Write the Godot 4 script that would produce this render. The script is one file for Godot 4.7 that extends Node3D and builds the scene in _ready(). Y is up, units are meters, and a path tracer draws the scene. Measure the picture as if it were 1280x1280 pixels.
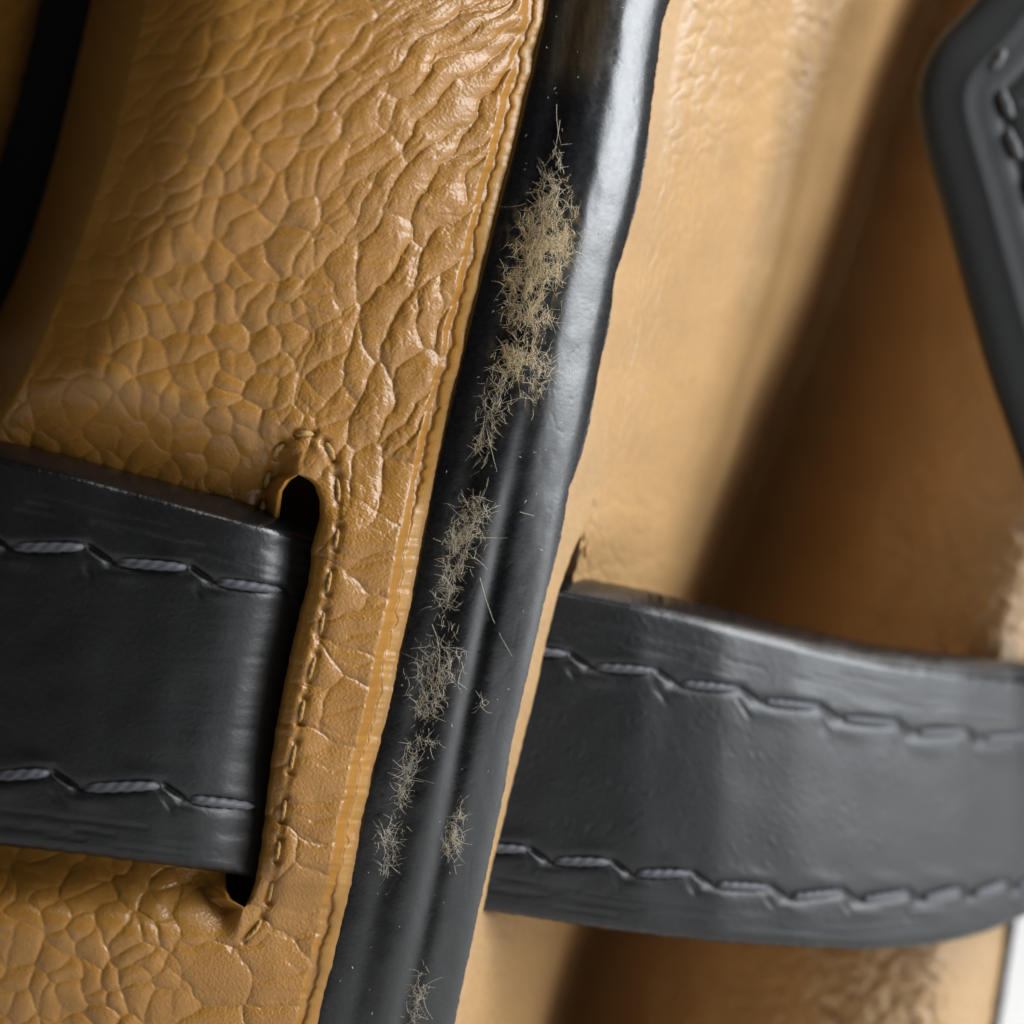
extends Node3D
# Close-up of a tan grained-leather bag: black edge binding down its corner, a black stitched belt threaded through two slots.

const K := 4.18670e-4            # tan of half the lens angle over 640
const EYE := Vector3(0.0, 0.09, 0.25)

var rng := RandomNumberGenerator.new()
var xl := PackedFloat32Array()   # binding, left edge
var xls := PackedFloat32Array()  # the same two edges without their small waves
var xrs := PackedFloat32Array()
var profile := PackedFloat32Array()
var xr := PackedFloat32Array()   # binding, right edge
var sl := PackedFloat32Array()   # front slot, left lip
var sr := PackedFloat32Array()   # front slot, right lip
var gl := PackedFloat32Array()   # side slot, lip beside the binding
var gr := PackedFloat32Array()   # side slot, far lip
var xc := PackedFloat32Array()   # valley of the folded side
var belt_top := PackedFloat32Array()
var belt_bottom := PackedFloat32Array()
var belt_depth := PackedFloat32Array()
var grain := FastNoiseLite.new()
var fine := FastNoiseLite.new()
var soft := FastNoiseLite.new()
var cells := FastNoiseLite.new()
var cores := FastNoiseLite.new()
var relief_front: Field
var relief_belt: Field
var tone_belt: Field
var tone_binding: Field
var relief_side: Field
var pits: Field


class Field:                     # a small height map over a stretch of surface
	var x0 := 0.0
	var y0 := 0.0
	var w := 0
	var h := 0
	var step := 2.0
	var v := PackedFloat32Array()
	func _init(a: float, b: float, c: float, d: float, s := 2.0) -> void:
		x0 = a; y0 = b; step = s
		w = int((c - a) / s) + 2
		h = int((d - b) / s) + 2
		v.resize(w * h)
	func at(x: float, y: float) -> float:
		var fx := (x - x0) / step
		var fy := (y - y0) / step
		var ix := int(fx)
		var iy := int(fy)
		if fx < 0.0 or fy < 0.0 or ix >= w - 1 or iy >= h - 1:
			return 0.0
		fx -= ix
		fy -= iy
		var k := iy * w + ix
		return lerpf(lerpf(v[k], v[k + 1], fx), lerpf(v[k + w], v[k + w + 1], fx), fy)
	func blot(cx: float, cy: float, rx: float, ry: float, much: float, turn := 0.0) -> void:
		var reach := maxf(rx, ry) * 2.4
		var ca := cos(turn)
		var sa := sin(turn)
		for iy in range(maxi(0, int((cy - reach - y0) / step)), mini(h, int((cy + reach - y0) / step) + 2)):
			for ix in range(maxi(0, int((cx - reach - x0) / step)), mini(w, int((cx + reach - x0) / step) + 2)):
				var dx := x0 + ix * step - cx
				var dy := y0 + iy * step - cy
				var a := (dx * ca + dy * sa) / rx
				var b := (dy * ca - dx * sa) / ry
				v[iy * w + ix] += much * exp(-(a * a + b * b))
	func line(a: Vector2, b: Vector2, r: float, much: float) -> void:   # a rounded stroke; the deepest stroke wins
		var lo := Vector2(minf(a.x, b.x), minf(a.y, b.y)) - Vector2(r, r) * 2.4
		var hi := Vector2(maxf(a.x, b.x), maxf(a.y, b.y)) + Vector2(r, r) * 2.4
		var ab := b - a
		var l2 := maxf(ab.length_squared(), 1e-6)
		for iy in range(maxi(0, int((lo.y - y0) / step)), mini(h, int((hi.y - y0) / step) + 2)):
			for ix in range(maxi(0, int((lo.x - x0) / step)), mini(w, int((hi.x - x0) / step) + 2)):
				var p := Vector2(x0 + ix * step, y0 + iy * step)
				var t := clampf((p - a).dot(ab) / l2, 0.0, 1.0)
				var e := (p - a - ab * t).length() / r
				var g := much * exp(-e * e)
				var k := iy * w + ix
				if absf(g) > absf(v[k]) or g * v[k] < 0.0:
					v[k] = g if g * v[k] >= 0.0 else v[k] + g


func P(x: float, y: float, d: float) -> Vector3:
	return Vector3(EYE.x + (x - 640.0) * K * d, EYE.y - (y - 640.0) * K * d, EYE.z - d)


# ---- tables: a curve given by a few points, smoothed, one value for each step from -500 to 2000
func table(points: Array, smooth := 8) -> PackedFloat32Array:
	var raw := PackedFloat32Array()
	raw.resize(2501)
	var k := 0
	for i in 2501:
		var y := float(i - 500)
		while k < points.size() - 2 and y > points[k + 1].x:
			k += 1
		var a: Vector2 = points[k]
		var b: Vector2 = points[k + 1]
		raw[i] = a.y + (b.y - a.y) * (y - a.x) / (b.x - a.x)
	for again in 2:
		var out := raw.duplicate()
		for i in range(smooth, 2501 - smooth):
			var s := 0.0
			for j in range(-smooth, smooth + 1):
				s += raw[i + j]
			out[i] = s / (2 * smooth + 1)
		raw = out
	return raw


func even(t: PackedFloat32Array, n: int) -> PackedFloat32Array:
	var out := t.duplicate()
	for i in range(n, t.size() - n):
		var s := 0.0
		for j in range(-n, n + 1):
			s += t[i + j]
		out[i] = s / (2 * n + 1)
	return out


func look(t: PackedFloat32Array, y: float) -> float:
	var f := clampf(y + 500.0, 0.0, 2499.0)
	var i := int(f)
	return lerpf(t[i], t[i + 1], f - i)


func sstep(a: float, b: float, x: float) -> float:
	var t := clampf((x - a) / (b - a), 0.0, 1.0)
	return t * t * (3.0 - 2.0 * t)


# ---- meshes
func grid_mesh(pos: PackedVector3Array, col: PackedColorArray, rows: int, cols: int, seam := -1) -> ArrayMesh:
	var nor := PackedVector3Array()
	nor.resize(pos.size())
	for r in rows:
		var up := maxi(r - 1, 0) * cols
		var dn := mini(r + 1, rows - 1) * cols
		for c in cols:
			var lf := c if c == seam + 1 and seam >= 0 else maxi(c - 1, 0)
			var rt := c if c == seam else mini(c + 1, cols - 1)
			var n := (pos[dn + c] - pos[up + c]).cross(pos[r * cols + rt] - pos[r * cols + lf])
			nor[r * cols + c] = n.normalized() if n.length_squared() > 1e-30 else Vector3.ZERO
	for r in rows:
		for c in cols:
			var k := r * cols + c
			if nor[k] == Vector3.ZERO:
				nor[k] = nor[k - 1] if c > 0 and nor[k - 1] != Vector3.ZERO else Vector3.BACK
		if seam >= 0:
			var a := r * cols + seam
			if pos[a].distance_to(pos[a + 1]) < 2e-6:
				for e in 4:
					var m := (nor[a - 3] + nor[a + 4]).normalized()
					nor[a - e] = m
					nor[a + 1 + e] = m
	var idx := PackedInt32Array()
	idx.resize((rows - 1) * (cols - 1) * 6)
	var n_i := 0
	for r in rows - 1:
		for c in cols - 1:
			if c == seam:
				continue
			var a := r * cols + c
			idx[n_i] = a; idx[n_i + 1] = a + 1; idx[n_i + 2] = a + cols + 1
			idx[n_i + 3] = a; idx[n_i + 4] = a + cols + 1; idx[n_i + 5] = a + cols
			n_i += 6
	idx.resize(n_i)
	return arrays_mesh(pos, nor, col, idx)


func arrays_mesh(pos: PackedVector3Array, nor: PackedVector3Array, col: PackedColorArray, idx: PackedInt32Array) -> ArrayMesh:
	var a := []
	a.resize(Mesh.ARRAY_MAX)
	a[Mesh.ARRAY_VERTEX] = pos
	a[Mesh.ARRAY_NORMAL] = nor
	if col.size():
		a[Mesh.ARRAY_COLOR] = col
	a[Mesh.ARRAY_INDEX] = idx
	var m := ArrayMesh.new()
	m.add_surface_from_arrays(Mesh.PRIMITIVE_TRIANGLES, a)
	return m


func put(called: String, mesh: Mesh, mat: Material, parent: Node) -> MeshInstance3D:
	var o := MeshInstance3D.new()
	o.name = called
	o.mesh = mesh
	o.material_override = mat
	parent.add_child(o, true)
	return o


func thing(called: String, label: String, category: String) -> Node3D:
	var o := Node3D.new()
	o.name = called
	o.set_meta("label", label)
	o.set_meta("category", category)
	add_child(o, true)
	return o


class Tubes:                     # collects tubes into one mesh
	var pos := PackedVector3Array()
	var nor := PackedVector3Array()
	var col := PackedColorArray()
	var idx := PackedInt32Array()
	func tube(path: PackedVector3Array, radii: PackedFloat32Array, sides: int, color: Color, plies := 0, turns := 0.0) -> void:
		var n := path.size()
		var first := pos.size()
		var ref := Vector3(0.31, 0.22, 0.92)
		for i in n:
			var t := (path[mini(i + 1, n - 1)] - path[maxi(i - 1, 0)]).normalized()
			var u := t.cross(ref).normalized()
			var w := t.cross(u)
			for s in sides:
				var a := TAU * s / sides
				var r := radii[i]
				if plies > 0:
					r *= 0.80 + 0.24 * absf(sin(0.5 * plies * (a + turns * TAU * i / (n - 1))))
				var dir := u * cos(a) + w * sin(a)
				pos.append(path[i] + dir * r)
				nor.append(dir)
				col.append(color)
		for i in n - 1:
			for s in sides:
				var a := first + i * sides + s
				var b := first + i * sides + (s + 1) % sides
				idx.append_array(PackedInt32Array([a, a + sides, b, b, a + sides, b + sides]))
		for e in 2:                  # caps
			var base := first + (n - 1) * sides * e
			for s in range(1, sides - 1):
				idx.append_array(PackedInt32Array([base, base + s, base + s + 1] if e == 0 else [base, base + s + 1, base + s]))


func thread(path: PackedVector3Array, r: float) -> ArrayMesh:      # one twisted stitch, its ends diving into the leather
	var t := Tubes.new()
	var p := PackedVector3Array()
	var rr := PackedFloat32Array()
	for i in 25:
		var f := i / 24.0
		var g := f * (path.size() - 1)
		var k := mini(int(g), path.size() - 2)
		p.append(path[k].lerp(path[k + 1], g - k))
		rr.append(r * (0.55 + 0.45 * sqrt(maxf(sin(PI * clampf(f, 0.02, 0.98)), 0.0))))
	var turns := p[0].distance_to(p[24]) / r / 5.5
	t.tube(p, rr, 12, Color.WHITE, 2, turns)
	# honest normals for the plies
	var st := SurfaceTool.new()
	st.create_from_arrays(arrays_mesh(t.pos, t.nor, PackedColorArray(), t.idx).surface_get_arrays(0))
	st.set_smooth_group(0)
	st.generate_normals()
	return st.commit()


# ---- materials
func noise_texture(freq: float, kind: int, octaves: int, seed_: int, size := 512, lo := 0.0, hi := 1.0) -> NoiseTexture2D:
	var n := FastNoiseLite.new()
	n.noise_type = kind
	n.frequency = freq
	n.fractal_octaves = octaves
	n.seed = seed_
	if kind == FastNoiseLite.TYPE_CELLULAR:
		n.cellular_return_type = FastNoiseLite.RETURN_DISTANCE2_SUB
	var t := NoiseTexture2D.new()
	t.width = size
	t.height = size
	t.seamless = true
	t.noise = n
	var ramp := Gradient.new()
	ramp.set_color(0, Color(lo, lo, lo))
	ramp.set_color(1, Color(hi, hi, hi))
	t.color_ramp = ramp
	return t


func leather(color: Color, rough: float, tex: Texture2D, per_metre: float, relief_cm: float, rough_tex: Texture2D = null, spec := 0.5) -> StandardMaterial3D:
	var m := StandardMaterial3D.new()
	m.albedo_color = color.linear_to_srgb()
	m.vertex_color_use_as_albedo = true
	m.roughness = rough
	m.metallic_specular = spec
	m.uv1_triplanar = true
	m.uv1_scale = Vector3.ONE * per_metre
	if tex:
		m.heightmap_enabled = true
		m.heightmap_texture = tex
		m.heightmap_scale = relief_cm
	if rough_tex:
		m.roughness_texture = rough_tex
		m.roughness_texture_channel = BaseMaterial3D.TEXTURE_CHANNEL_RED
	return m


# ---- the shapes of the surfaces: depth from the lens at a place on the surface
func front_base(x: float, y: float) -> float:
	var e := look(xl, y)
	var t := e - x
	var tt := clampf(t, -40.0, 640.0)
	var d := 0.180 - 3.3e-5 * tt + 2.5e-8 * tt * tt
	if t > 640.0:
		d += (t - 640.0) * 0.6e-5
	d -= 0.0054 * sstep(520.0, 40.0, y) * (1.0 - exp(-maxf(t, 0.0) / 170.0))
	d += 1.5e-6 * maxf(y - 1280.0, 0.0)
	# the panel folds back into a deep valley at the upper left
	var v := 128.0 - 0.33 * y + 18.0 * sin(y * 0.006)
	var fade := sstep(780.0, 300.0, y)
	d += (0.046 * sstep(56.0, -50.0, x - v) + 0.0075 * pow(sstep(190.0, -10.0, x - v), 1.5) - 0.012 * sstep(-10.0, -230.0, x - v)) * fade
	return d


func fold(u: float, v: float, soft_: float) -> float:     # a rounded cell with a narrow crease round it
	var h := maxf(cells.get_noise_2d(u, v) + 1.0, 0.0)
	var f := cores.get_noise_2d(u, v) + 1.0
	return 0.50 * h / (h + soft_) * (1.0 + soft_) + 0.85 * (1.0 - minf(f * f, 1.0))


func front(x: float, y: float) -> float:
	var d := front_base(x, y)
	var e := look(xl, y)
	var t := e - x
	var ls := look(sl, y)
	var rs := look(sr, y)
	var in_slot := sstep(592.0, 680.0, y) * sstep(1136.0, 1075.0, y)
	if x <= 0.5 * (ls + rs):
		d += 0.0038 * in_slot * sstep(130.0, 0.0, ls - x)
	else:
		d -= 0.0017 * in_slot * sstep(-10.0, 30.0, x - rs) * sstep(0.0, 30.0, t)
	# the belt presses the panel in
	if x < rs:
		var deep := belt_run(x, y) + 0.0062 - d
		if deep > 0.0:
			d += deep * sstep(-120.0, 15.0, y - look(belt_top, x)) * sstep(100.0, -15.0, y - look(belt_bottom, x)) * sstep(0.0, -30.0, x - ls)
	# grain: cells drawn out along the pull lines near the seam, rounder away from it
	t = look(xls, y) - x
	var wx := soft.get_noise_2d(x * 0.55, y * 0.55) * 15.0
	var wy := soft.get_noise_2d(x * 0.55 + 911.0, y * 0.55 - 377.0) * 15.0
	wx += 2.6 * soft.get_noise_2d(x * 2.3 + 10.0, y * 2.3)
	wy += 2.6 * soft.get_noise_2d(x * 2.3 - 350.0, y * 2.3 + 90.0)
	var px := x + wx
	var py := y + wy
	var pull := exp(-py / 160.0)
	var across := px + 0.35 * py - 224.0 * pull
	var along := 457.0 * log(1.0 / pull + 4.0) - px
	var tight := sstep(300.0, 90.0, t)
	var low := sstep(560.0, 720.0, y)
	var h := 0.0
	if low < 1.0:
		if tight > 0.0:
			h = fold(across / 40.0, along / 225.0, 0.16) * tight
		if tight < 1.0:
			h += fold(across / 35.0 + 20.0, along / 84.0 + 5.0, 0.24) * (1.0 - tight)
	if low > 0.0:
		var strip := sstep(250.0, 150.0, t)
		var g2 := fold((py - 0.22 * x) / 62.0, (t + wx + 40.0) / 100.0 + 7.0, 0.10)
		var g3 := fold(py / 34.0 + 31.0, px / 31.0, 0.25)
		h = lerpf(h, lerpf(g3 * 1.25, g2, strip), low)
	var pillow := h
	var g4 := fold(across / 15.0 + 50.0, along / 52.0, 0.10)
	var wrinkle := g4 * (1.0 - 0.8 * low) * sstep(-0.25, 0.5, soft.get_noise_2d(x * 0.8 + 77.0, y * 0.8))
	var near := sstep(420.0, 40.0, t)
	var lip := sstep(17.0, 27.0, e - x)
	var strength := (0.40 + 0.75 * near) * (1.0 - 0.2 * low) * lip
	d -= 0.00050 * strength * pillow + 0.00009 * strength * wrinkle * (0.35 + near)
	d -= 0.000032 * fine.get_noise_2d(x * 2.4, y * 2.4) * lip * (0.5 + near)
	d -= 0.00012 * soft.get_noise_2d(x * 0.5 + 40.0, y * 0.5)
	t = e - x
	# the folded lip that runs along the binding
	var lw := 13.0 + 3.5 * soft.get_noise_2d(y * 0.8, 12.0) + 3.0 * soft.get_noise_2d(y * 3.0, 77.0)
	var u := t / lw
	if u < 1.4:
		d += 0.00004 * exp(-pow((u - 1.16) / 0.18, 2.0))
		if u < 1.1:
			d -= 0.00034 * sqrt(maxf(0.0, 1.0 - pow((u - 0.20) / 0.88, 2.0))) + 0.00003 * soft.get_noise_2d(x * 2.0, y * 2.0)
	# rolled edge of the slot
	var open := rs - ls
	if open > 0.5:
		var s := minf(absf(x - rs), absf(x - ls))
		if s < 7.0:
			d += 0.0007 * pow(1.0 - s / 7.0, 2.0) * minf(open / 20.0, 1.0)
	d += relief_front.at(x, y)
	return d


func side_base(x: float, y: float) -> float:
	var e := look(xrs, y)
	var t := x - e
	var tc := 1.22 * maxf(look(xc, y) - e, 60.0)
	var c := e + tc
	var dc := lerpf(0.232, 0.222, clampf(y / 1200.0, 0.0, 1.0))
	var s := 0.1864 + 1.0e-4 * t
	if t > 0.0:
		var q := t / (tc / 1.22)
		s += (dc - 0.1864 - 1.0e-4 * tc) * pow(minf(q, 1.6), 1.7) + 0.05 * sstep(0.88, 1.5, q) + 0.06 * maxf(q - 1.25, 0.0)
		# a soft second fold in the upper part of the lit strip
		var line := 930.0 + 60.0 * pow(clampf((330.0 - y) / 330.0, 0.0, 1.5), 1.6) + 8.0 * sin(y * 0.012)
		s -= 0.0055 * sstep(-12.0, 80.0, x - line) * sstep(620.0, 380.0, y)
	var w := x - c
	var m := 0.057
	var f := dc + 0.060
	if w < 0.0:
		f = dc + 0.060 - 2.0 * m / 430.0 * w
	else:
		var g := 1.0 - w / 430.0
		f = dc + 0.060 - m * (1.0 - g * g * (1.0 if g > 0.0 else 0.35))
	var xb := 1240.0 + (1280.0 - y) * 0.16
	var b := maxf(x - xb + 70.0 + 30.0 * sstep(900.0, 1100.0, y), 0.0) / 130.0
	f += 0.022 * b * b
	var k := 0.005
	var hh := clampf(0.5 + 0.5 * (f - s) / k, 0.0, 1.0)
	return lerpf(f, s, hh) - k * hh * (1.0 - hh)


func side(x: float, y: float) -> float:
	var d := side_base(x, y)
	var t := x - look(xrs, y)
	# a shallow fold down the lit strip
	d += 0.0009 * soft.get_noise_2d(x * 0.45, y * 0.12)
	var wx := soft.get_noise_2d(x * 1.2, y * 1.2) * 14.0
	var wy := soft.get_noise_2d(x * 1.2 + 55.0, y * 1.2) * 14.0
	var round_ := fold((x + wx) / 15.0, (y + wy) / 22.0, 0.25)
	var drawn := cells.get_noise_2d((t + wx * 0.4) / 9.0, (y + wy) / 60.0) + 1.0
	var mix_ := sstep(150.0, 330.0, y) * sstep(640.0, 500.0, y)
	var h := lerpf(0.65 * round_, 0.8 * (1.0 - exp(-3.5 * drawn)), mix_)
	var lip := sstep(14.0, 34.0, t)
	d -= (0.00036 + 0.00026 * (1.0 - mix_)) * h * lip * (1.0 + clampf((x - 850.0) / 300.0, 0.0, 0.6))
	d -= 0.00003 * fine.get_noise_2d(x * 2.0, y * 2.0)
	d += relief_side.at(x, y)
	return d


func binding(x: float, y: float) -> float:
	var a := look(xl, y)
	var b := look(xr, y)
	var q := clampf((x - a) / (b - a), 0.0, 1.0)
	var qs := clampf((x - look(xls, y)) / (look(xrs, y) - look(xls, y)), 0.0, 1.0)
	var fq := qs * 999.0
	var iq := int(fq)
	var d := 0.1799 + lerpf(profile[iq], profile[iq + 1], fq - iq) * lerpf(1.0, 0.46, sstep(420.0, 860.0, y))
	q = qs
	# pressed channels along the edge, deeper lower down
	var deep := sstep(380.0, 760.0, y)
	var cx := 0.60 - 0.03 * sin(y * 0.004)
	d += 0.00055 * (0.15 + 0.85 * deep) * exp(-pow((q - cx) / 0.075, 2.0))
	d -= 0.00010 * deep * exp(-pow((q - 0.45) / 0.08, 2.0))
	d += 0.00026 * exp(-pow((q - 0.26) / 0.09, 2.0))
	# uneven hand: bumps along both edges and faint waviness
	d -= 0.00011 * soft.get_noise_2d(x * 0.35, y * 0.22)
	d -= 0.00003 * soft.get_noise_2d(x * 1.6 + 300.0, y * 0.9)
	d -= 0.0000022 * fine.get_noise_2d(x * 1.8, y * 1.4)
	d += pits.at(x, y)
	d -= 0.00010 * minf(tone_binding.at(x, y), 1.0) * (0.5 + fine.get_noise_2d(x * 4.0, y * 4.0))
	return d


func belt_run(x: float, y: float) -> float:     # the belt dives where the slanted slot is
	var shift := (360.0 - look(sr, clampf(y, 640.0, 1090.0))) * sstep(140.0, 290.0, x) * sstep(520.0, 420.0, x)
	return look(belt_depth, x + shift)


func belt(x: float, y: float) -> float:
	var d := belt_run(x, y)
	var v := (y - look(belt_top, x)) / (look(belt_bottom, x) - look(belt_top, x))
	d += 0.0016 * (v - 0.5) * -1.0          # leans back a little towards its lower edge
	d -= 0.00045 * (1.0 - pow(2.0 * v - 1.0, 4.0))
	d -= 0.00008 * soft.get_noise_2d(x * 0.5, y * 0.5)
	d -= 0.000016 * fine.get_noise_2d(x * 1.6, y * 1.6)
	d += relief_belt.at(x, y)
	return d


func rows_between(a: float, b: float, step: float, beyond_top: float, beyond_bottom: float) -> PackedFloat32Array:
	var r := PackedFloat32Array()
	var y := a - beyond_top
	while y < a - 0.01:
		r.append(y)
		y += 14.0
	y = a
	while y < b:
		r.append(y)
		y += step
	while y < b + beyond_bottom:
		r.append(y)
		y += 18.0
	return r


func _ready() -> void:
	# ---------------------------------------------------------------- camera, air, lamps
	var cam := Camera3D.new()
	cam.name = "camera"
	cam.position = EYE
	cam.fov = 30.0
	cam.near = 0.01
	cam.far = 20.0
	var lens := CameraAttributesPhysical.new()
	lens.frustum_focal_length = 44.785
	lens.frustum_near = 0.01
	lens.frustum_far = 20.0
	lens.frustum_focus_distance = 0.1775
	lens.exposure_aperture = 9.0
	cam.attributes = lens
	add_child(cam)
	cam.make_current()

	var env := Environment.new()
	env.background_mode = Environment.BG_COLOR
	env.background_color = Color(0.010, 0.010, 0.010).linear_to_srgb()
	env.tonemap_mode = Environment.TONE_MAPPER_LINEAR
	env.tonemap_exposure = 1.0
	env.sdfgi_enabled = true
	env.ssao_enabled = true
	env.ssil_enabled = true
	var we := WorldEnvironment.new()
	we.name = "world_environment"
	we.environment = env
	add_child(we)

	lamp("window_softbox", Vector3(0.46, 0.255, 0.14), Vector3(0.0, 0.09, 0.065), Vector2(0.23, 0.44), 0.35, Color(0.96, 0.98, 1.0))
	lamp("overhead_softbox", Vector3(0.16, 0.45, 0.27), Vector3(0.0, 0.09, 0.07), Vector2(0.10, 0.10), 0.021, Color(1.0, 0.98, 0.95))
	lamp("added_backdrop_light", Vector3(0.42, 0.45, -0.12), Vector3(0.25, 0.0, -0.30), Vector2(0.25, 0.25), 0.20, Color(1.0, 1.0, 1.0))  # added unseen light that brightens the white sweep

	prepare()
	build_setting()
	build_bag()
	build_belt()
	build_tab()


func lamp(called: String, at: Vector3, to: Vector3, size: Vector2, energy: float, color: Color) -> void:
	var l := AreaLight3D.new()
	l.name = called
	add_child(l)
	l.look_at_from_position(at, to, Vector3.UP)
	l.area_size = size
	l.light_energy = energy
	l.light_color = color
	l.area_range = 4.0
	l.shadow_enabled = true


var belt_stitches := []          # [from, to]
var slot_stitches := []
var side_stitches := []

func prepare() -> void:
	rng.seed = 4711
	for n: FastNoiseLite in [fine, soft, cells, grain]:
		n.frequency = 1.0
	fine.noise_type = FastNoiseLite.TYPE_SIMPLEX_SMOOTH
	fine.frequency = 0.09
	fine.fractal_octaves = 3
	soft.noise_type = FastNoiseLite.TYPE_SIMPLEX_SMOOTH
	soft.frequency = 0.016
	soft.fractal_octaves = 2
	soft.seed = 5
	cells.noise_type = FastNoiseLite.TYPE_CELLULAR
	cells.cellular_return_type = FastNoiseLite.RETURN_DISTANCE2_SUB
	cells.cellular_distance_function = FastNoiseLite.DISTANCE_EUCLIDEAN
	cells.cellular_jitter = 1.0
	cells.fractal_type = FastNoiseLite.FRACTAL_NONE
	cells.seed = 9
	cores = cells.duplicate()
	cores.cellular_return_type = FastNoiseLite.RETURN_DISTANCE
	xl = table([Vector2(-300, 745), Vector2(0, 678), Vector2(28, 678), Vector2(55, 668), Vector2(72, 662), Vector2(90, 664), Vector2(108, 656), Vector2(125, 650), Vector2(147, 647), Vector2(200, 634), Vector2(240, 622), Vector2(300, 608), Vector2(366, 594), Vector2(400, 582), Vector2(456, 573), Vector2(494, 562), Vector2(556, 548), Vector2(616, 536), Vector2(666, 526), Vector2(712, 517), Vector2(753, 511), Vector2(800, 500), Vector2(864, 487), Vector2(912, 476), Vector2(950, 465), Vector2(995, 459), Vector2(1025, 448), Vector2(1081, 441), Vector2(1145, 426), Vector2(1194, 414), Vector2(1246, 401), Vector2(1280, 394), Vector2(1900, 260)], 5)
	xr = table([Vector2(-300, 905), Vector2(0, 838), Vector2(28, 828), Vector2(78, 822), Vector2(137, 814), Vector2(187, 809), Vector2(241, 800), Vector2(300, 784), Vector2(347, 768), Vector2(400, 763), Vector2(450, 751), Vector2(519, 739), Vector2(566, 728), Vector2(612, 711), Vector2(659, 704), Vector2(716, 690), Vector2(750, 681), Vector2(800, 670), Vector2(875, 652), Vector2(931, 639), Vector2(980, 632), Vector2(1032, 621), Vector2(1111, 604), Vector2(1182, 589), Vector2(1242, 576), Vector2(1280, 568), Vector2(1900, 435)], 6)
	xls = even(even(xl, 55), 55)
	xrs = even(even(xr, 55), 55)
	# the rounded section of the binding, from the slope at each place across it
	var slopes := table([Vector2(-500, -60), Vector2(0, -48), Vector2(50, -14), Vector2(150, -6), Vector2(300, 0), Vector2(450, 9), Vector2(580, 20), Vector2(680, 33), Vector2(800, 39), Vector2(900, 44), Vector2(965, 58), Vector2(1000, 72), Vector2(2000, 75)], 18)
	var sum := 0.0
	for i in 1001:
		profile.append(sum)
		sum += tan(deg_to_rad(slopes[i + 500])) * 0.0139 / 1000.0
	for i in 2501:
		xl[i] += 1.6 * soft.get_noise_2d(i * 3.6, 3.0) + 0.5 * fine.get_noise_2d(i * 1.3, 8.0)
		xr[i] += 0.9 * soft.get_noise_2d(i * 3.0, 63.0) + 0.6 * fine.get_noise_2d(i * 1.7, 28.0)
	var left := [Vector2(-300, 600), Vector2(0, 520), Vector2(594, 373), Vector2(596, 369), Vector2(601, 362), Vector2(614, 353), Vector2(640, 350), Vector2(700, 340), Vector2(1090, 282), Vector2(1110, 283), Vector2(1124, 289), Vector2(1131, 300), Vector2(1134, 306), Vector2(1280, 276), Vector2(1900, 150)]
	var right := [Vector2(-300, 600), Vector2(0, 520), Vector2(594, 373), Vector2(596, 378), Vector2(600, 387), Vector2(607, 394), Vector2(620, 398), Vector2(640, 400), Vector2(660, 397), Vector2(682, 390), Vector2(732, 385), Vector2(770, 373), Vector2(817, 363), Vector2(850, 356), Vector2(900, 346), Vector2(984, 335), Vector2(1046, 328), Vector2(1097, 320), Vector2(1115, 315), Vector2(1130, 308), Vector2(1134, 306), Vector2(1280, 276), Vector2(1900, 150)]
	sl = table(left, 1)
	sr = table(right, 1)
	for i in 2501:
		var o := sr[i] - sl[i]
		if o > 14.0:
			sr[i] += 1.5 * soft.get_noise_2d(i * 2.2, 31.0)
		elif o < 0.8:
			sl[i] = 0.5 * (sl[i] + sr[i])
			sr[i] = sl[i]
	gl = table([Vector2(-300, 925), Vector2(0, 862), Vector2(600, 741), Vector2(668, 726), Vector2(672, 724), Vector2(690, 716), Vector2(703, 711), Vector2(722, 704), Vector2(747, 696), Vector2(772, 690), Vector2(800, 683), Vector2(875, 667), Vector2(916, 656), Vector2(950, 648), Vector2(995, 636.5), Vector2(1044, 625), Vector2(1085, 614), Vector2(1137, 604), Vector2(1170, 597), Vector2(1280, 574), Vector2(1900, 446)], 2)
	gr = gl.duplicate()
	for i in 2501:
		var y := float(i - 500)
		gl[i] = maxf(gl[i] + 0.8 * soft.get_noise_2d(i * 3.0, 51.0), xr[i] + 2.0)
		gr[i] = gl[i]
		if y > 668.0 and y < 1140.0:
			gr[i] += 11.0 * sqrt(sstep(668.0, 715.0, y)) * sstep(1140.0, 1120.0, y) + 14.0 * sstep(718.0, 760.0, y) * sstep(1140.0, 1120.0, y)
	xc = table([Vector2(-300, 1190), Vector2(0, 1082), Vector2(100, 1046), Vector2(250, 1006), Vector2(350, 976), Vector2(450, 942), Vector2(550, 908), Vector2(640, 874), Vector2(730, 845), Vector2(1200, 690), Vector2(1900, 520)], 30)
	belt_top = table([Vector2(-300, 497), Vector2(0, 550), Vector2(100, 573), Vector2(200, 600), Vector2(300, 627), Vector2(360, 642), Vector2(500, 677), Vector2(700, 717), Vector2(760, 728), Vector2(840, 745), Vector2(940, 770), Vector2(1020, 790), Vector2(1100, 807), Vector2(1200, 820), Vector2(1280, 827), Vector2(1500, 832)], 20)
	belt_bottom = table([Vector2(-300, 1035), Vector2(0, 1057), Vector2(107, 1069), Vector2(242, 1086), Vector2(281, 1091), Vector2(450, 1118), Vector2(640, 1143), Vector2(775, 1164), Vector2(870, 1175), Vector2(960, 1182), Vector2(1080, 1188), Vector2(1140, 1185), Vector2(1190, 1178), Vector2(1240, 1163), Vector2(1280, 1146), Vector2(1500, 1030)], 16)
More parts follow.
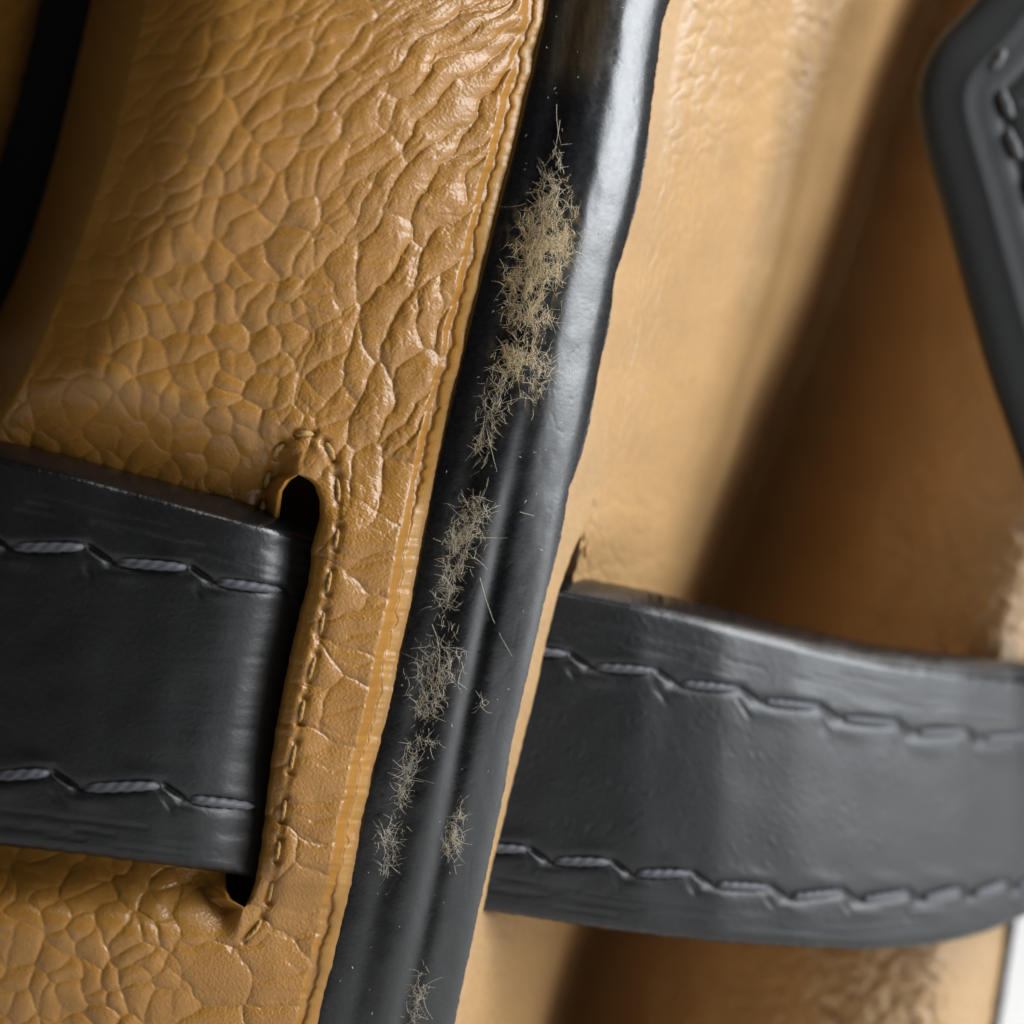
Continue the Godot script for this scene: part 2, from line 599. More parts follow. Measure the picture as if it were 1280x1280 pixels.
	belt_depth = table([Vector2(-300, 0.1680), Vector2(0, 0.1688), Vector2(100, 0.1696), Vector2(200, 0.1710), Vector2(270, 0.1724), Vector2(310, 0.1738), Vector2(340, 0.1762), Vector2(360, 0.1784), Vector2(400, 0.1812), Vector2(480, 0.1840), Vector2(560, 0.1880), Vector2(690, 0.1902), Vector2(800, 0.1922), Vector2(900, 0.1953), Vector2(1000, 0.2000), Vector2(1100, 0.2060), Vector2(1200, 0.2135), Vector2(1280, 0.2207), Vector2(1400, 0.236), Vector2(1500, 0.265)], 12)

	# stitches of the belt and the pits and grooves they pull
	relief_belt = Field.new(-40, 540, 1330, 1210)
	tone_belt = Field.new(-40, 540, 1330, 1210)
	var rows := [
		[Vector2(606, 795), Vector2(712, 818), Vector2(820, 839), Vector2(924, 862), Vector2(1024, 884), Vector2(1120, 904), Vector2(1207, 914), Vector2(1282, 921)],
		[Vector2(566, 1046), Vector2(662, 1062), Vector2(765, 1078), Vector2(866, 1092), Vector2(963, 1110), Vector2(1053, 1115), Vector2(1134, 1116), Vector2(1199, 1112), Vector2(1256, 1104), Vector2(1310, 1090)],
		[Vector2(-20, 666), Vector2(110, 684), Vector2(238, 710), Vector2(352, 738), Vector2(450, 762)],
		[Vector2(-40, 956), Vector2(66, 966), Vector2(204, 982), Vector2(318, 1008)]]
	for row: Array in rows:
		for i in range(1, row.size()):
			var wide: float = (row[i] - row[i - 1]).length() / 105.0
			var a: Vector2 = row[i - 1] + Vector2(24, 15) * wide
			var b: Vector2 = row[i]
			if b.x > -20.0:
				belt_stitches.append([a, b])
			relief_belt.line(a - Vector2(4, 0), b, 7.0, 0.00030)
			relief_belt.line(row[i - 1] + Vector2(1, -1), a, 3.6, 0.00055)
			for e in 5:
				var q := Vector2(rng.randf_range(6, 20), rng.randf_range(14, 34))
				relief_belt.blot(b.x + q.x - 8.0, b.y + q.y, 2.6, 9.0, rng.randf_range(0.00003, 0.00010), -0.55)
			relief_belt.blot(b.x - 18.0, b.y - 14.0, 26.0, 10.0, -0.00012, 0.2)
			relief_belt.blot(a.x + 14.0, a.y + 16.0, 24.0, 10.0, -0.00012, 0.2)
	# creased lines and light scratches on the belt
	for i in 110:
		var x := rng.randf_range(-30.0, 1300.0)
		var edge := rng.randf() < 0.5
		var y := look(belt_top, x) + rng.randf_range(44.0, 84.0) if edge else look(belt_bottom, x) - rng.randf_range(16.0, 50.0)
		var l := rng.randf_range(16.0, 130.0)
		var up := (look(belt_top, x + l) - look(belt_top, x)) if edge else (look(belt_bottom, x + l) - look(belt_bottom, x))
		tone_belt.line(Vector2(x, y), Vector2(x + l, y + up + rng.randf_range(-2, 2)), 2.2, rng.randf_range(0.2, 0.75))
		relief_belt.line(Vector2(x, y + 3.0), Vector2(x + l, y + up + 3.0), 2.5, 0.00005)
	tone_belt.line(Vector2(951, 1000), Vector2(972, 988), 2.2, 0.8)
	tone_belt.line(Vector2(972, 990), Vector2(1000, 984), 1.8, 0.6)
	tone_belt.line(Vector2(1098, 938), Vector2(1108, 932), 2.0, 0.5)
	for i in 1100:
		var p := Vector2(rng.randf_range(640.0, 1300.0), rng.randf_range(740.0, 1180.0))
		relief_belt.line(p, p + Vector2(rng.randf_range(-4, 4), rng.randf_range(-9, 9)), 1.6, rng.randf_range(-0.00005, 0.00005))

	# the stitched line round the front slot
	relief_front = Field.new(200, 480, 720, 1330)
	var line := [Vector2(326, 652), Vector2(333, 602), Vector2(346, 562), Vector2(371, 541), Vector2(398, 543), Vector2(416, 566), Vector2(423, 612), Vector2(423, 660), Vector2(408, 745), Vector2(398, 805), Vector2(383, 860), Vector2(371, 920), Vector2(358, 990), Vector2(346, 1075), Vector2(335, 1130), Vector2(319, 1165), Vector2(294, 1184), Vector2(270, 1180)]
	var dense := PackedVector2Array()
	for i in line.size() - 1:
		var n := int(line[i].distance_to(line[i + 1]) / 2.0)
		for j in n:
			dense.append(line[i].lerp(line[i + 1], float(j) / n))
	var at := 0
	while at + 26 < dense.size():
		var a := dense[at]
		var long := rng.randi_range(13, 20) if at > 80 else rng.randi_range(10, 13)
		var b := dense[at + long]
		slot_stitches.append([a, dense[at + long / 2], b])
		relief_front.line(a, b, 6.5, 0.00030)
		relief_front.blot(a.x, a.y, 4.5, 4.5, rng.randf_range(0.00015, 0.00045))
		relief_front.blot(b.x, b.y, 4.5, 4.5, rng.randf_range(0.00015, 0.00045))
		var c := dense[mini(at + long + 8, dense.size() - 1)]
		relief_front.line(b, c, 5.0, 0.00020)
		# the leather swells between two stitches
		var mid := (a + b) * 0.5
		relief_front.blot(mid.x + 20.0, mid.y, 14.0, 24.0, -0.00016)
		relief_front.blot(mid.x - 15.0, mid.y, 9.0, 22.0, -0.00010)
		at += long + (rng.randi_range(9, 15) if at > 80 else 9)
	for i in 16:                 # creases across the strip between slot and seam
		var y := 690.0 + i * 37.0 + rng.randf_range(-12, 12)
		var x1 := look(xl, y) - 22.0
		var x0 := x1 - rng.randf_range(24, 90)
		var k := rng.randf_range(-14, 16)
		relief_front.line(Vector2(x0, y + k), Vector2((x0 + x1) / 2, y + 5), 2.6, 0.00006)
		relief_front.line(Vector2((x0 + x1) / 2, y + 5), Vector2(x1, y - 4), 3.0, 0.00010)
	# needle marks above the side slot
	relief_side = Field.new(560, 560, 900, 1330)
	for p: Vector2 in [Vector2(742, 622), Vector2(738, 645), Vector2(731, 668), Vector2(733, 690)]:
		relief_side.blot(p.x, p.y + 12.0, 3.5, 6.0, 0.0005)
		side_stitches.append([p + Vector2(1, -7), p, p + Vector2(-2, 7)])

	pits = Field.new(360, -60, 860, 1330, 1.5)
	for i in 280:                # pinholes, nicks and brushed ripples in the painted edge
		var y := rng.randf_range(-30.0, 1300.0)
		var x := lerpf(look(xl, y), look(xr, y), rng.randf_range(0.04, 0.98))
		var r := rng.randf_range(1.1, 2.2)
		pits.blot(x, y, r, r * rng.randf_range(0.8, 1.6), rng.randf_range(0.000004, 0.000026))
	for i in 200:
		var y := rng.randf_range(-30.0, 1300.0)
		var x := lerpf(look(xl, y), look(xr, y), rng.randf_range(0.1, 0.95))
		pits.blot(x, y, rng.randf_range(5.0, 13.0), rng.randf_range(9.0, 30.0), rng.randf_range(-0.000028, 0.000028), 0.2)
	for i in 40:                 # hairline scratches
		var y := rng.randf_range(0.0, 1270.0)
		var x := lerpf(look(xl, y), look(xr, y), rng.randf_range(0.15, 0.9))
		pits.line(Vector2(x, y), Vector2(x + rng.randf_range(-14.0, 8.0), y + rng.randf_range(6.0, 40.0)), 1.6, 0.000016)
	tone_binding = Field.new(360, -60, 860, 1330)
	for b: Array in blots:
		tone_binding.blot(b[0], b[1], b[2] * 0.9, b[3] * 0.9, 0.75 * b[5] * minf(b[4] / 120.0, 1.0), 0.2)


# where the coating has worn through: x, y, half width, half height, fibres, warmth
var blots := [[691, 208, 9, 34, 40, 0.4], [686, 252, 20, 26, 110, 0.7], [676, 296, 30, 34, 330, 1.0], [660, 345, 22, 36, 330, 1.0], [700, 312, 18, 44, 170, 0.8], [664, 392, 26, 24, 150, 0.8], [644, 448, 22, 22, 260, 0.9], [672, 468, 18, 38, 130, 0.45], [620, 500, 16, 36, 130, 0.4], [603, 556, 9, 28, 50, 0.5],
	[590, 655, 20, 34, 190, 0.35], [572, 690, 18, 36, 210, 0.4], [560, 742, 12, 28, 80, 0.3], [548, 838, 28, 38, 230, 0.2], [533, 882, 16, 22, 120, 0.2], [527, 930, 14, 8, 40, 0.2], [508, 972, 8, 36, 110, 0.2], [488, 1046, 16, 18, 90, 0.25], [485, 1080, 9, 18, 34, 0.2], [567, 1046, 11, 34, 130, 0.35], [600, 884, 4, 12, 16, 0.3], [523, 1242, 7, 26, 60, 0.35], [514, 1276, 8, 9, 22, 0.3]]


func build_setting() -> void:
	var m := StandardMaterial3D.new()
	m.albedo_color = Color(0.88, 0.88, 0.87).linear_to_srgb()
	m.roughness = 0.8
	var rows := 40
	var cols := 2
	var pos := PackedVector3Array()
	for r in rows:                 # a white paper sweep: upright behind, lying below
		var f := r / float(rows - 1)
		var y := 0.0
		var z := 0.0
		if f < 0.35:
			y = 1.6 - (1.6 - 0.25) * f / 0.35
			z = -0.75
		elif f < 0.65:
			var a := (f - 0.35) / 0.30 * PI / 2.0
			y = 0.25 - 0.25 * sin(a)
			z = -0.75 + 0.25 * (1.0 - cos(a))
		else:
			z = -0.5 + 1.3 * (f - 0.65) / 0.35
		pos.append(Vector3(-1.2, y, z))
		pos.append(Vector3(1.2, y, z))
	var o := put("backdrop", grid_mesh(pos, PackedColorArray(), rows, cols), m, self)
	o.set_meta("kind", "structure")
	o.set_meta("label", "bright white paper sweep behind and under the bag")


func build_bag() -> void:
	var bag := thing("leather_bag", "tan grained leather bag with a scuffed glossy black edge binding down its corner", "bag")
	var pores := noise_texture(0.045, FastNoiseLite.TYPE_CELLULAR, 1, 21)
	var mottle := noise_texture(0.02, FastNoiseLite.TYPE_SIMPLEX_SMOOTH, 4, 22, 512, 0.72, 1.0)
	var tan_front := leather(Color(0.395, 0.182, 0.034) * 1.3, 0.36, pores, 140.0, 0.0018, mottle, 0.55)
	var tan_side := leather(Color(0.455, 0.268, 0.108) * 1.25, 0.52, pores, 120.0, 0.0030, mottle, 0.66)
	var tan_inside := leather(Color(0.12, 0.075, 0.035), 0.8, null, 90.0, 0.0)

	# front panel, with the slot cut into it
	var ys := rows_between(-30.0, 1310.0, 1.7, 280.0, 520.0)
	var n_left := 214
	var n_right := 118
	var cols := 14 + n_left + 2 + 2 + n_right
	var seam := 14 + n_left + 1
	var pos := PackedVector3Array()
	var col := PackedColorArray()
	pos.resize(ys.size() * cols)
	col.resize(ys.size() * cols)
	var k := 0
	for y in ys:
		var a := look(sl, y)
		var b := look(sr, y)
		var e := look(xl, y) + 12.0
		var gape := clampf((b - a) / 14.0, 0.0, 1.0)
		for c in cols:
			var x := 0.0
			var back := 0.0
			if c < 14:
				x = -30.0 - (14 - c) * 22.0
			elif c < 14 + n_left:
				var f := (c - 14) / float(n_left - 1)
				x = lerpf(-30.0, a, 1.0 - (1.0 - f) * (0.35 + 0.65 * (1.0 - pow(f, 3.0))) if f < 1.0 else 1.0)
			elif c < seam + 1:
				x = a
				back = 0.0006 if c == 14 + n_left else 0.0018
			elif c <= seam + 2:
				x = b
				back = 0.0018 if c == seam + 1 else 0.0006
			else:
				var f := (c - seam - 3) / float(n_right - 1)
				x = lerpf(b, e, f)
			var d := front(x, y)
			pos[k] = P(x, y, d + back * gape)
			var tone := 1.0 + 0.10 * soft.get_noise_2d(x * 0.7, y * 0.7) + 0.05 * fine.get_noise_2d(x, y)
			tone *= 1.0 + 0.22 * sstep(17.0, 10.0, look(xl, y) - x)    # the pale cut edge
			var red := 0.03 * soft.get_noise_2d(x * 0.5 + 700.0, y * 0.5)
			tone /= 1.3
			var cut := sstep(16.0, 10.0, look(xl, y) - x)
			col[k] = Color(tone * (1.0 + red), tone * (1.0 + 0.08 * cut), tone * (1.0 - 2.0 * red + 0.6 * cut))
			k += 1
	var panel := put("front_panel", grid_mesh(pos, col, ys.size(), cols, seam), tan_front, bag)

	var cream := StandardMaterial3D.new()
	cream.albedo_color = Color(0.46, 0.27, 0.085).linear_to_srgb()
	cream.roughness = 0.7
	for i in slot_stitches.size():
		var s: Array = slot_stitches[i]
		var path := PackedVector3Array()
		var deeper := rng.randf_range(-0.00002, 0.00014) if i >= 4 else 0.0
		var sink := [0.0007, 0.00024, 0.00014, 0.00008, 0.00010, 0.0007] if i >= 5 else [0.0006, 0.00012, 0.0, -0.00004, 0.00004, 0.0006]
		for j in 6:
			var f := j / 5.0
			var q: Vector2 = s[0].lerp(s[1], f * 2.0) if f < 0.5 else s[1].lerp(s[2], f * 2.0 - 1.0)
			path.append(P(q.x, q.y, lerpf(front(q.x, q.y), front(q.x + 3.0, q.y + 3.0), 0.5) - 0.00032 + sink[j] + deeper))
		put("stitch", thread(path, 0.00031 if i < 5 else 0.00021), cream, panel)

	# the folded side
	ys = rows_between(-30.0, 1310.0, 2.6, 280.0, 520.0)
	n_left = 16
	n_right = 236
	cols = n_left + 4 + n_right
	seam = n_left + 1
	pos.resize(ys.size() * cols)
	col.resize(ys.size() * cols)
	k = 0
	for y in ys:
		var a := look(gl, y)
		var b := look(gr, y)
		var s := look(xr, y) - 12.0
		var e := 1240.0 + (1280.0 - y) * 0.16
		var gape := clampf((b - a) / 6.0, 0.0, 1.0)
		for c in cols:
			var x := 0.0
			var back := 0.0
			if c < n_left:
				x = lerpf(s, a, c / float(n_left - 1))
			elif c <= seam:
				x = a
				back = 0.0004 if c == n_left else 0.0020
			elif c <= seam + 2:
				x = b
				back = 0.0020 if c == seam + 1 else 0.0004
			else:
				var f := (c - seam - 3) / float(n_right - 1)
				x = lerpf(b, e, f * (0.55 + 0.45 * f))
			var d := side(x, y)
			if c > seam:
				d += 0.0035 * sstep(660.0, 730.0, y) * sstep(1150.0, 1105.0, y) * sstep(90.0, 10.0, x - b) + 0.0006 * sstep(640.0, 700.0, y) * sstep(1180.0, 1160.0, y)
			pos[k] = P(x, y, d + back * gape)
			var tone := 1.0 + 0.10 * soft.get_noise_2d(x * 0.6 + 50.0, y * 0.6) + 0.10 * fine.get_noise_2d(x * 1.3, y * 0.9)
			tone /= 1.25
			col[k] = Color(tone, tone, tone)
			k += 1
	var gusset := put("side_panel", grid_mesh(pos, col, ys.size(), cols, seam), tan_side, bag)
	for s: Array in side_stitches:
		var path := PackedVector3Array()
		for j in 5:
			var q: Vector2 = s[0].lerp(s[2], j / 4.0)
			path.append(P(q.x, q.y, side_base(q.x, q.y) - 0.0003 + (0.0006 if j == 0 or j == 4 else 0.0)))
		put("stitch", thread(path, 0.00024), cream, gusset)

	# the black binding over the seam
	var black := leather(Color(0.42, 0.28, 0.12), 0.31, noise_texture(0.03, FastNoiseLite.TYPE_SIMPLEX_SMOOTH, 4, 31), 120.0, 0.0007, noise_texture(0.02, FastNoiseLite.TYPE_SIMPLEX_SMOOTH, 4, 32, 512, 0.74, 1.0), 0.86)
	ys = rows_between(-30.0, 1310.0, 2.0, 280.0, 520.0)
	cols = 116
	pos.resize(ys.size() * cols)
	col.resize(ys.size() * cols)
	k = 0
	for y in ys:
		var a := look(xl, y)
		var b := look(xr, y)
		for c in cols:
			var f := (c - 3) / float(cols - 7)
			var q := clampf(f, 0.0, 1.0)
			q = 0.5 - 0.5 * cos(PI * (0.06 + 0.88 * q)) / cos(PI * 0.06)
			q = clampf(q, 0.0, 1.0)
			var x := lerpf(a, b, q)
			var d := binding(x, y)
			if c < 3:
				d += [0.0030, 0.0014, 0.0005][c]
				x += [6.0, 1.2, 0.2][c]
			elif c > cols - 4:
				d += [0.0005, 0.0014, 0.0030][c - cols + 3]
				x -= [0.2, 1.2, 6.0][c - cols + 3]
			pos[k] = P(x, y, d)
			var wear_and_reflection := clampf(tone_binding.at(x, y) * (0.42 + 2.4 * fine.get_noise_2d(x * 0.9 + 400.0, y * 0.45) + 0.9 * fine.get_noise_2d(x * 3.7, y * 2.1)), 0.0, 0.85)
			# a brown reflection near the top, painted into the colour
			var reflection := 0.16 * exp(-pow((x - (735.0 - 0.15 * y)) / 34.0, 2.0)) * sstep(135.0, 60.0, y) * (0.8 + 0.5 * fine.get_noise_2d(x * 1.2, y * 0.2))
			wear_and_reflection = clampf(wear_and_reflection + reflection, 0.0, 0.9)  # real wear plus the painted reflection
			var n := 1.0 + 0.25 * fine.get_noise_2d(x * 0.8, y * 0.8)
			col[k] = Color(lerpf(n * 0.0145, 1.0, wear_and_reflection), lerpf(n * 0.0215, 1.0, wear_and_reflection), lerpf(n * 0.055, 1.0, wear_and_reflection))
			k += 1
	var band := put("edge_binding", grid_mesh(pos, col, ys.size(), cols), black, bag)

	# fibres standing out of the worn coating
	var hair := StandardMaterial3D.new()
	hair.vertex_color_use_as_albedo = true
	hair.roughness = 0.65
	var t := Tubes.new()
	for b: Array in blots:
		for i in int(b[4] * (3.6 if b[1] < 420 else 2.3)):
			var ang := rng.randf() * TAU
			var rad := 0.58 * sqrt(-2.0 * log(rng.randf_range(0.03, 1.0)))
			var x: float = b[0] + cos(ang) * rad * b[2] - 0.2 * sin(ang) * rad * b[3]
			var y: float = b[1] + sin(ang) * rad * b[3]
			if fine.get_noise_2d(x * 0.9 + 400.0, y * 0.45) + 0.35 * rng.randf() < 0.10 + 0.10 * rad:
				continue
			var warm := clampf(float(b[5]) * 0.95 + rng.randf_range(-0.35, 0.25), 0.0, 1.0)
			var long := rng.randf_range(3.0, 17.0) * (1.0 + 1.3 * float(rng.randf() < 0.06))
			fibre(t, Vector2(x, y), PI * 0.5 + 0.16 + rng.randfn(0.0, 0.85) + PI * float(rng.randf() < 0.5), long, rng.randf_range(0.14, 0.38), warm, 0.45)
	for s: Array in [[600, 722, 628, 826], [696, 130, 694, 180], [684, 380, 690, 418], [606, 520, 596, 582], [608, 535, 620, 590], [650, 640, 668, 645], [540, 780, 566, 846], [700, 150, 693, 200]]:
		var a := Vector2(s[0], s[1])
		var b := Vector2(s[2], s[3])
		fibre(t, a, (b - a).angle(), a.distance_to(b), 0.42, 0.3, 0.25)
	put("scuff_fibres", arrays_mesh(t.pos, t.nor, t.col, t.idx), hair, band).set_meta("kind", "stuff")
	# specks of dust caught on the gloss
	t = Tubes.new()
	for i in 80:
		var y := rng.randf_range(0.0, 1280.0)
		var q := rng.randf_range(0.08, 0.92)
		var x := lerpf(look(xl, y), look(xr, y), q)
		fibre(t, Vector2(x, y), rng.randf() * TAU, rng.randf_range(0.8, 4.5), rng.randf_range(0.3, 0.7), 0.15, 0.5)
	put("dust_specks", arrays_mesh(t.pos, t.nor, t.col, t.idx), hair, band).set_meta("kind", "stuff")

	# a black tube added as the shade deep in the upper left fold
	t = Tubes.new()
	var path := PackedVector3Array()
	var radii := PackedFloat32Array()
	var y := -300.0
	while y < 760.0:
		var x := 128.0 - 0.33 * y + 18.0 * sin(y * 0.006) - 22.0
		path.append(P(x, y, 0.2090 + 0.01 * sstep(380.0, 760.0, y)))
		radii.append(0.0046 + 0.0002 * soft.get_noise_1d(y * 2.0))
		y += 16.0
	t.tube(path, radii, 20, Color.WHITE)
	put("fold_shade_tube", arrays_mesh(t.pos, t.nor, t.col, t.idx), leather(Color(0.006, 0.006, 0.006), 0.75, null, 90.0, 0.0, null, 0.3), bag)

	# piping on the far edge of the side, then the back and the inside of the bag
	t = Tubes.new()
	path = PackedVector3Array()
	radii = PackedFloat32Array()
	y = -300.0
	while y < 1820.0:
		var x := 1240.0 + (1280.0 - y) * 0.16
		path.append(P(x + 1.0, y, side_base(x, y) + 0.0002))
		radii.append(0.0009 + 0.00006 * soft.get_noise_1d(y * 2.0))
		y += 20.0
	t.tube(path, radii, 14, Color.WHITE)
	put("back_edge_binding", arrays_mesh(t.pos, t.nor, t.col, t.idx), leather(Color(0.006, 0.006, 0.0066), 0.35, null, 90.0, 0.0), bag)
	var shell := PackedVector3Array()
	var lining := PackedVector3Array()
	var n := 30
	for r in n:
		var yy := lerpf(-300.0, 1820.0, r / float(n - 1))
		var e := 1240.0 + (1280.0 - yy) * 0.16
		var right := P(e, yy, side_base(e, yy))
		var left := P(-320.0, yy, front_base(-320.0, yy))
		shell.append_array(PackedVector3Array([right + Vector3(0.0005, 0, -0.0005), right + Vector3(-0.006, 0, -0.03), left.lerp(right, 0.5) + Vector3(0, 0, -0.10), left + Vector3(0.0, 0, -0.05), left + Vector3(-0.0005, 0, -0.0005)]))
		var seam_at := look(xl, yy)
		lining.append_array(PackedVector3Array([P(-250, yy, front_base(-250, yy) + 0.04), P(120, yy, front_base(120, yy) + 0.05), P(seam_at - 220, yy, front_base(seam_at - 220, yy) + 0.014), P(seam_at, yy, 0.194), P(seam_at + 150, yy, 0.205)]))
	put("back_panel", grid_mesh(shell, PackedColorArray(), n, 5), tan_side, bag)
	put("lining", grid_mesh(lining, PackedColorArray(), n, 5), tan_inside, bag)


func slot_lift(q: Vector2) -> float:      # how far the rim of the slot stands off the panel's plain curve
	var in_slot := sstep(592.0, 680.0, q.y) * sstep(1136.0, 1075.0, q.y)
	var ls := look(sl, q.y)
	var rs := look(sr, q.y)
	if q.x <= 0.5 * (ls + rs):
		return 0.0038 * in_slot * sstep(130.0, 0.0, ls - q.x) - 0.00025
	return -0.0017 * in_slot * sstep(-10.0, 30.0, q.x - rs) - 0.00025


func fibre(t: Tubes, p: Vector2, heading: float, long: float, thick: float, warm: float, curl := 1.0) -> void:
	var path := PackedVector3Array()
	var radii := PackedFloat32Array()
	var n := 5
	var lift := rng.randf_range(0.3, 3.0) * clampf(long / 20.0, 0.1, 1.2)
	var bend := rng.randfn(0.0, 0.35) * curl
	for i in n:
		var f := i / float(n - 1)
		var up := lift * sin(PI * f * 0.8) * 7.5e-5 + 0.00002
		path.append(P(p.x, p.y, binding(p.x, p.y) - up))
		radii.append(thick * 7.5e-5 * (1.0 - 0.6 * f))
		p += Vector2.from_angle(heading) * long / (n - 1)
		heading += bend + rng.randfn(0.0, 0.18) * curl
	var c := Color(0.97, 0.92, 0.80).lerp(Color(0.97, 0.76, 0.43), warm)
	var v := rng.randf_range(0.75, 1.0)
	t.tube(path, radii, 3, Color(c.r * v, c.g * v, c.b * v))


func build_belt() -> void:
	var thing_ := thing("leather_belt", "wide black leather belt with two stitch rows, threaded through slots beside the scuffed edge binding", "belt")
	var m := leather(Color(0.0080, 0.0080, 0.0084) * 4.0, 0.43, noise_texture(0.05, FastNoiseLite.TYPE_SIMPLEX_SMOOTH, 4, 41), 100.0, 0.0016, noise_texture(0.03, FastNoiseLite.TYPE_SIMPLEX_SMOOTH, 3, 42, 512, 0.78, 1.0), 0.52)
	var cols := 600
	var faces := 170
	# across the belt: back, edge, shoulder, face, shoulder, back
	var upper := [[46.0, 0.0052], [8.0, 0.0052], [1.0, 0.0050], [0.0, 0.0046], [4.0, 0.0035], [9.0, 0.0024], [14.0, 0.0015], [18.0, 0.0009], [21.0, 0.0005], [24.0, 0.00024], [27.0, 0.0001], [30.0, 0.00002]]
	var lower := [[-12.0, 0.0], [-9.0, 0.00006], [-6.0, 0.00018], [-3.0, 0.0004], [-1.0, 0.0008], [0.0, 0.0015], [-2.0, 0.0028], [-40.0, 0.0030]]
	var rows := upper.size() + faces + lower.size()
	var pos := PackedVector3Array()
	var col := PackedColorArray()
	pos.resize(rows * cols)
	col.resize(rows * cols)
	for c in cols:
		var x := lerpf(-280.0, 1480.0, c / float(cols - 1))
		var a := look(belt_top, x)
		var b := look(belt_bottom, x)
		var ragged := 1.2 * soft.get_noise_2d(x * 2.5, 5.0) + 0.7 * fine.get_noise_2d(x, 15.0)
		for r in rows:
			var y := 0.0
			var back := 0.0
			if r < upper.size():
				y = a + upper[r][0] * (1.0 if r else 1.0) + (ragged if r in [2, 3, 4, 5] else 0.0)
				back = upper[r][1]
			elif r < upper.size() + faces:
				y = lerpf(a + 32.0, b - 14.0, (r - upper.size()) / float(faces - 1))
			else:
				var l: Array = lower[r - upper.size() - faces]
				y = b + l[0] + ragged
				back = l[1]
			var d := belt(x, clampf(y, a + 30.0, b - 12.0)) + back
			pos[r * cols + c] = P(x, y, d)
			var s := clampf(tone_belt.at(x, y), 0.0, 1.0)
			var n := 1.0 + 0.12 * soft.get_noise_2d(x * 0.9, y * 0.9) + s * 2.4 * (0.6 + 0.6 * fine.get_noise_2d(x * 2.0, y))
			if r < upper.size():
				n *= 0.8
			n *= 0.25
			col[r * cols + c] = Color(n, n, n)
	var body := grid_mesh(pos, col, rows, cols)
	var ar := body.surface_get_arrays(0)
	var all: PackedInt32Array = ar[Mesh.ARRAY_INDEX]
	var cut := (upper.size() - 1) * (cols - 1) * 6
	var strap := put("strap", arrays_mesh(ar[Mesh.ARRAY_VERTEX], ar[Mesh.ARRAY_NORMAL], ar[Mesh.ARRAY_COLOR], all.slice(cut)), m, thing_)
	var top := PackedInt32Array(all.slice(0, cut))
	var n_top := upper.size() * cols
	var paint := leather(Color(0.0075, 0.0075, 0.0080) * 4.0, 0.24, noise_texture(0.04, FastNoiseLite.TYPE_SIMPLEX_SMOOTH, 4, 43), 120.0, 0.003, null, 0.56)
	put("painted_edge", arrays_mesh(pos.slice(0, n_top), PackedVector3Array(ar[Mesh.ARRAY_NORMAL]).slice(0, n_top), col.slice(0, n_top), top), paint, strap)
	var yarn := StandardMaterial3D.new()
	yarn.albedo_color = Color(0.085, 0.085, 0.100).linear_to_srgb()
	yarn.roughness = 0.55
	yarn.rim_enabled = true
	yarn.rim = 0.5
	for s: Array in belt_stitches:
		var path := PackedVector3Array()
		var sink := [0.0010, 0.00012, -0.00004, -0.00010, -0.00014, -0.00006, 0.0010]
		for j in 7:
			var q: Vector2 = s[0].lerp(s[1], j / 6.0)
			var v := (q.y - look(belt_top, q.x)) / (look(belt_bottom, q.x) - look(belt_top, q.x))
			var d := belt_run(q.x, q.y) - 0.0016 * (v - 0.5) - 0.00045 * (1.0 - pow(2.0 * v - 1.0, 4.0))
			path.append(P(q.x, q.y, d + sink[j]))
		put("stitch", thread(path, 0.00044), yarn, thing_)


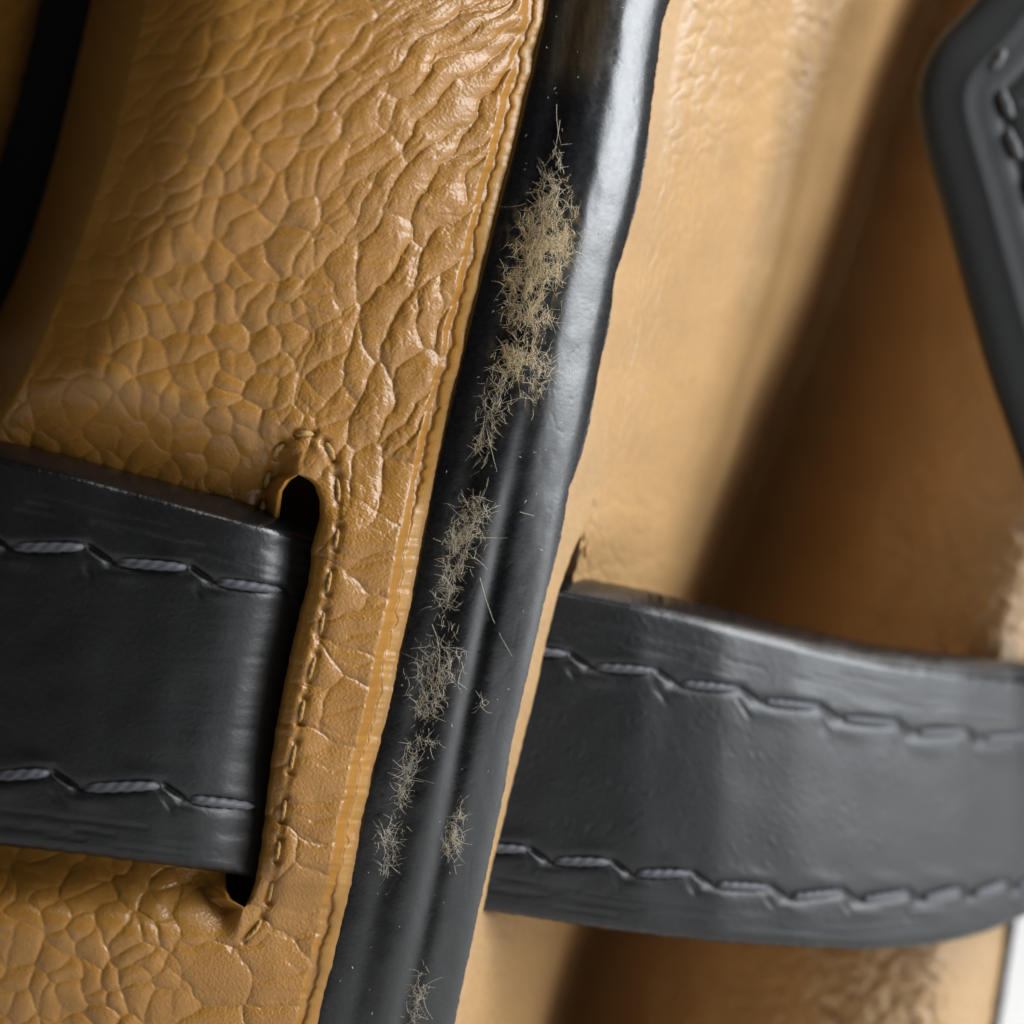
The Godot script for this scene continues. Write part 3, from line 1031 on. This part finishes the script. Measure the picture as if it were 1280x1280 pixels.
func build_tab() -> void:
	var tab := thing("handle_tab", "black stitched leather tab with a rounded corner, hanging over the shaded fold at upper right", "handle tab")
	var m := leather(Color(0.007, 0.007, 0.0065), 0.52, noise_texture(0.05, FastNoiseLite.TYPE_SIMPLEX_SMOOTH, 4, 51), 90.0, 0.004)
	# outline with a rounded corner, walked clockwise
	var rough := [Vector2(1420, -330), Vector2(1300, -110), Vector2(1222, 0), Vector2(1167, 56), Vector2(1148, 97), Vector2(1145, 131), Vector2(1155, 179), Vector2(1177, 252), Vector2(1206, 358), Vector2(1235, 460), Vector2(1274, 571), Vector2(1330, 730), Vector2(1362, 790), Vector2(1420, 800), Vector2(1640, 760), Vector2(1640, -330)]
	var pts := PackedVector2Array()
	for i in rough.size():
		var a: Vector2 = rough[i]
		var b: Vector2 = rough[(i + 1) % rough.size()]
		var n := maxi(2, int(a.distance_to(b) / 12.0))
		for j in n:
			pts.append(a.lerp(b, float(j) / n))
	for again in 3:
		var old := pts.duplicate()
		for i in pts.size():
			pts[i] = (old[i - 1] + old[i] * 2.0 + old[(i + 1) % old.size()]) / 4.0
	var rings := [[0.0, 0.0042], [-2.0, 0.0030], [-1.0, 0.0020], [3.0, 0.0012], [10.0, 0.00075], [20.0, 0.0005], [32.0, 0.0003], [46.0, 0.00018], [54.0, 0.00002], [60.0, -0.0001], [68.0, 0.0001], [80.0, 0.00014], [92.0, 0.00016], [98.0, 0.0004], [104.0, 0.0006], [110.0, 0.0004], [118.0, 0.0001], [140.0, 0.0]]
	var cols := pts.size() + 1
	var pos := PackedVector3Array()
	var col := PackedColorArray()
	for r in range(rings.size()):
		for c in cols:
			var i := c % pts.size()
			var t := (pts[(i + 1) % pts.size()] - pts[i - 1]).normalized()
			var inward := Vector2(t.y, -t.x)
			var p: Vector2 = pts[i] + inward * rings[r][0]
			pos.append(P(p.x, p.y, tab_depth(p) + rings[r][1]))
			col.append(Color.WHITE)
	var body := grid_mesh(pos, col, rings.size(), cols)
	var ar := body.surface_get_arrays(0)
	# close the middle
	var ring := PackedVector2Array()
	var first := (rings.size() - 1) * cols
	for i in pts.size():
		var t := (pts[(i + 1) % pts.size()] - pts[i - 1]).normalized()
		ring.append(pts[i] + Vector2(t.y, -t.x) * 140.0)
	var fill := Geometry2D.triangulate_polygon(ring)
	var idx: PackedInt32Array = ar[Mesh.ARRAY_INDEX]
	for q in fill:
		idx.append(first + q)
	put("leather_piece", arrays_mesh(ar[Mesh.ARRAY_VERTEX], ar[Mesh.ARRAY_NORMAL], ar[Mesh.ARRAY_COLOR], idx), m, tab)
	var yarn := StandardMaterial3D.new()
	yarn.albedo_color = Color(0.11, 0.11, 0.115).linear_to_srgb()
	yarn.roughness = 0.6
	for s: Array in [[1240, 88, 1256, 62], [1250, 110, 1265, 148], [1258, 160, 1276, 200], [1286, 214, 1300, 262], [1302, 276, 1316, 322], [1318, 336, 1332, 384], [1334, 396, 1348, 444]]:
		var path := PackedVector3Array()
		for j in 5:
			var q := Vector2(s[0], s[1]).lerp(Vector2(s[2], s[3]), j / 4.0)
			path.append(P(q.x, q.y, tab_depth(q) + (0.0009 if j == 0 or j == 4 else 0.0001)))
		put("stitch", thread(path, 0.0006), yarn, tab)


func tab_depth(p: Vector2) -> float:
	return 0.2085 + 1.5e-5 * (p.x - 1150.0) + 3.0e-6 * (p.y - 200.0)
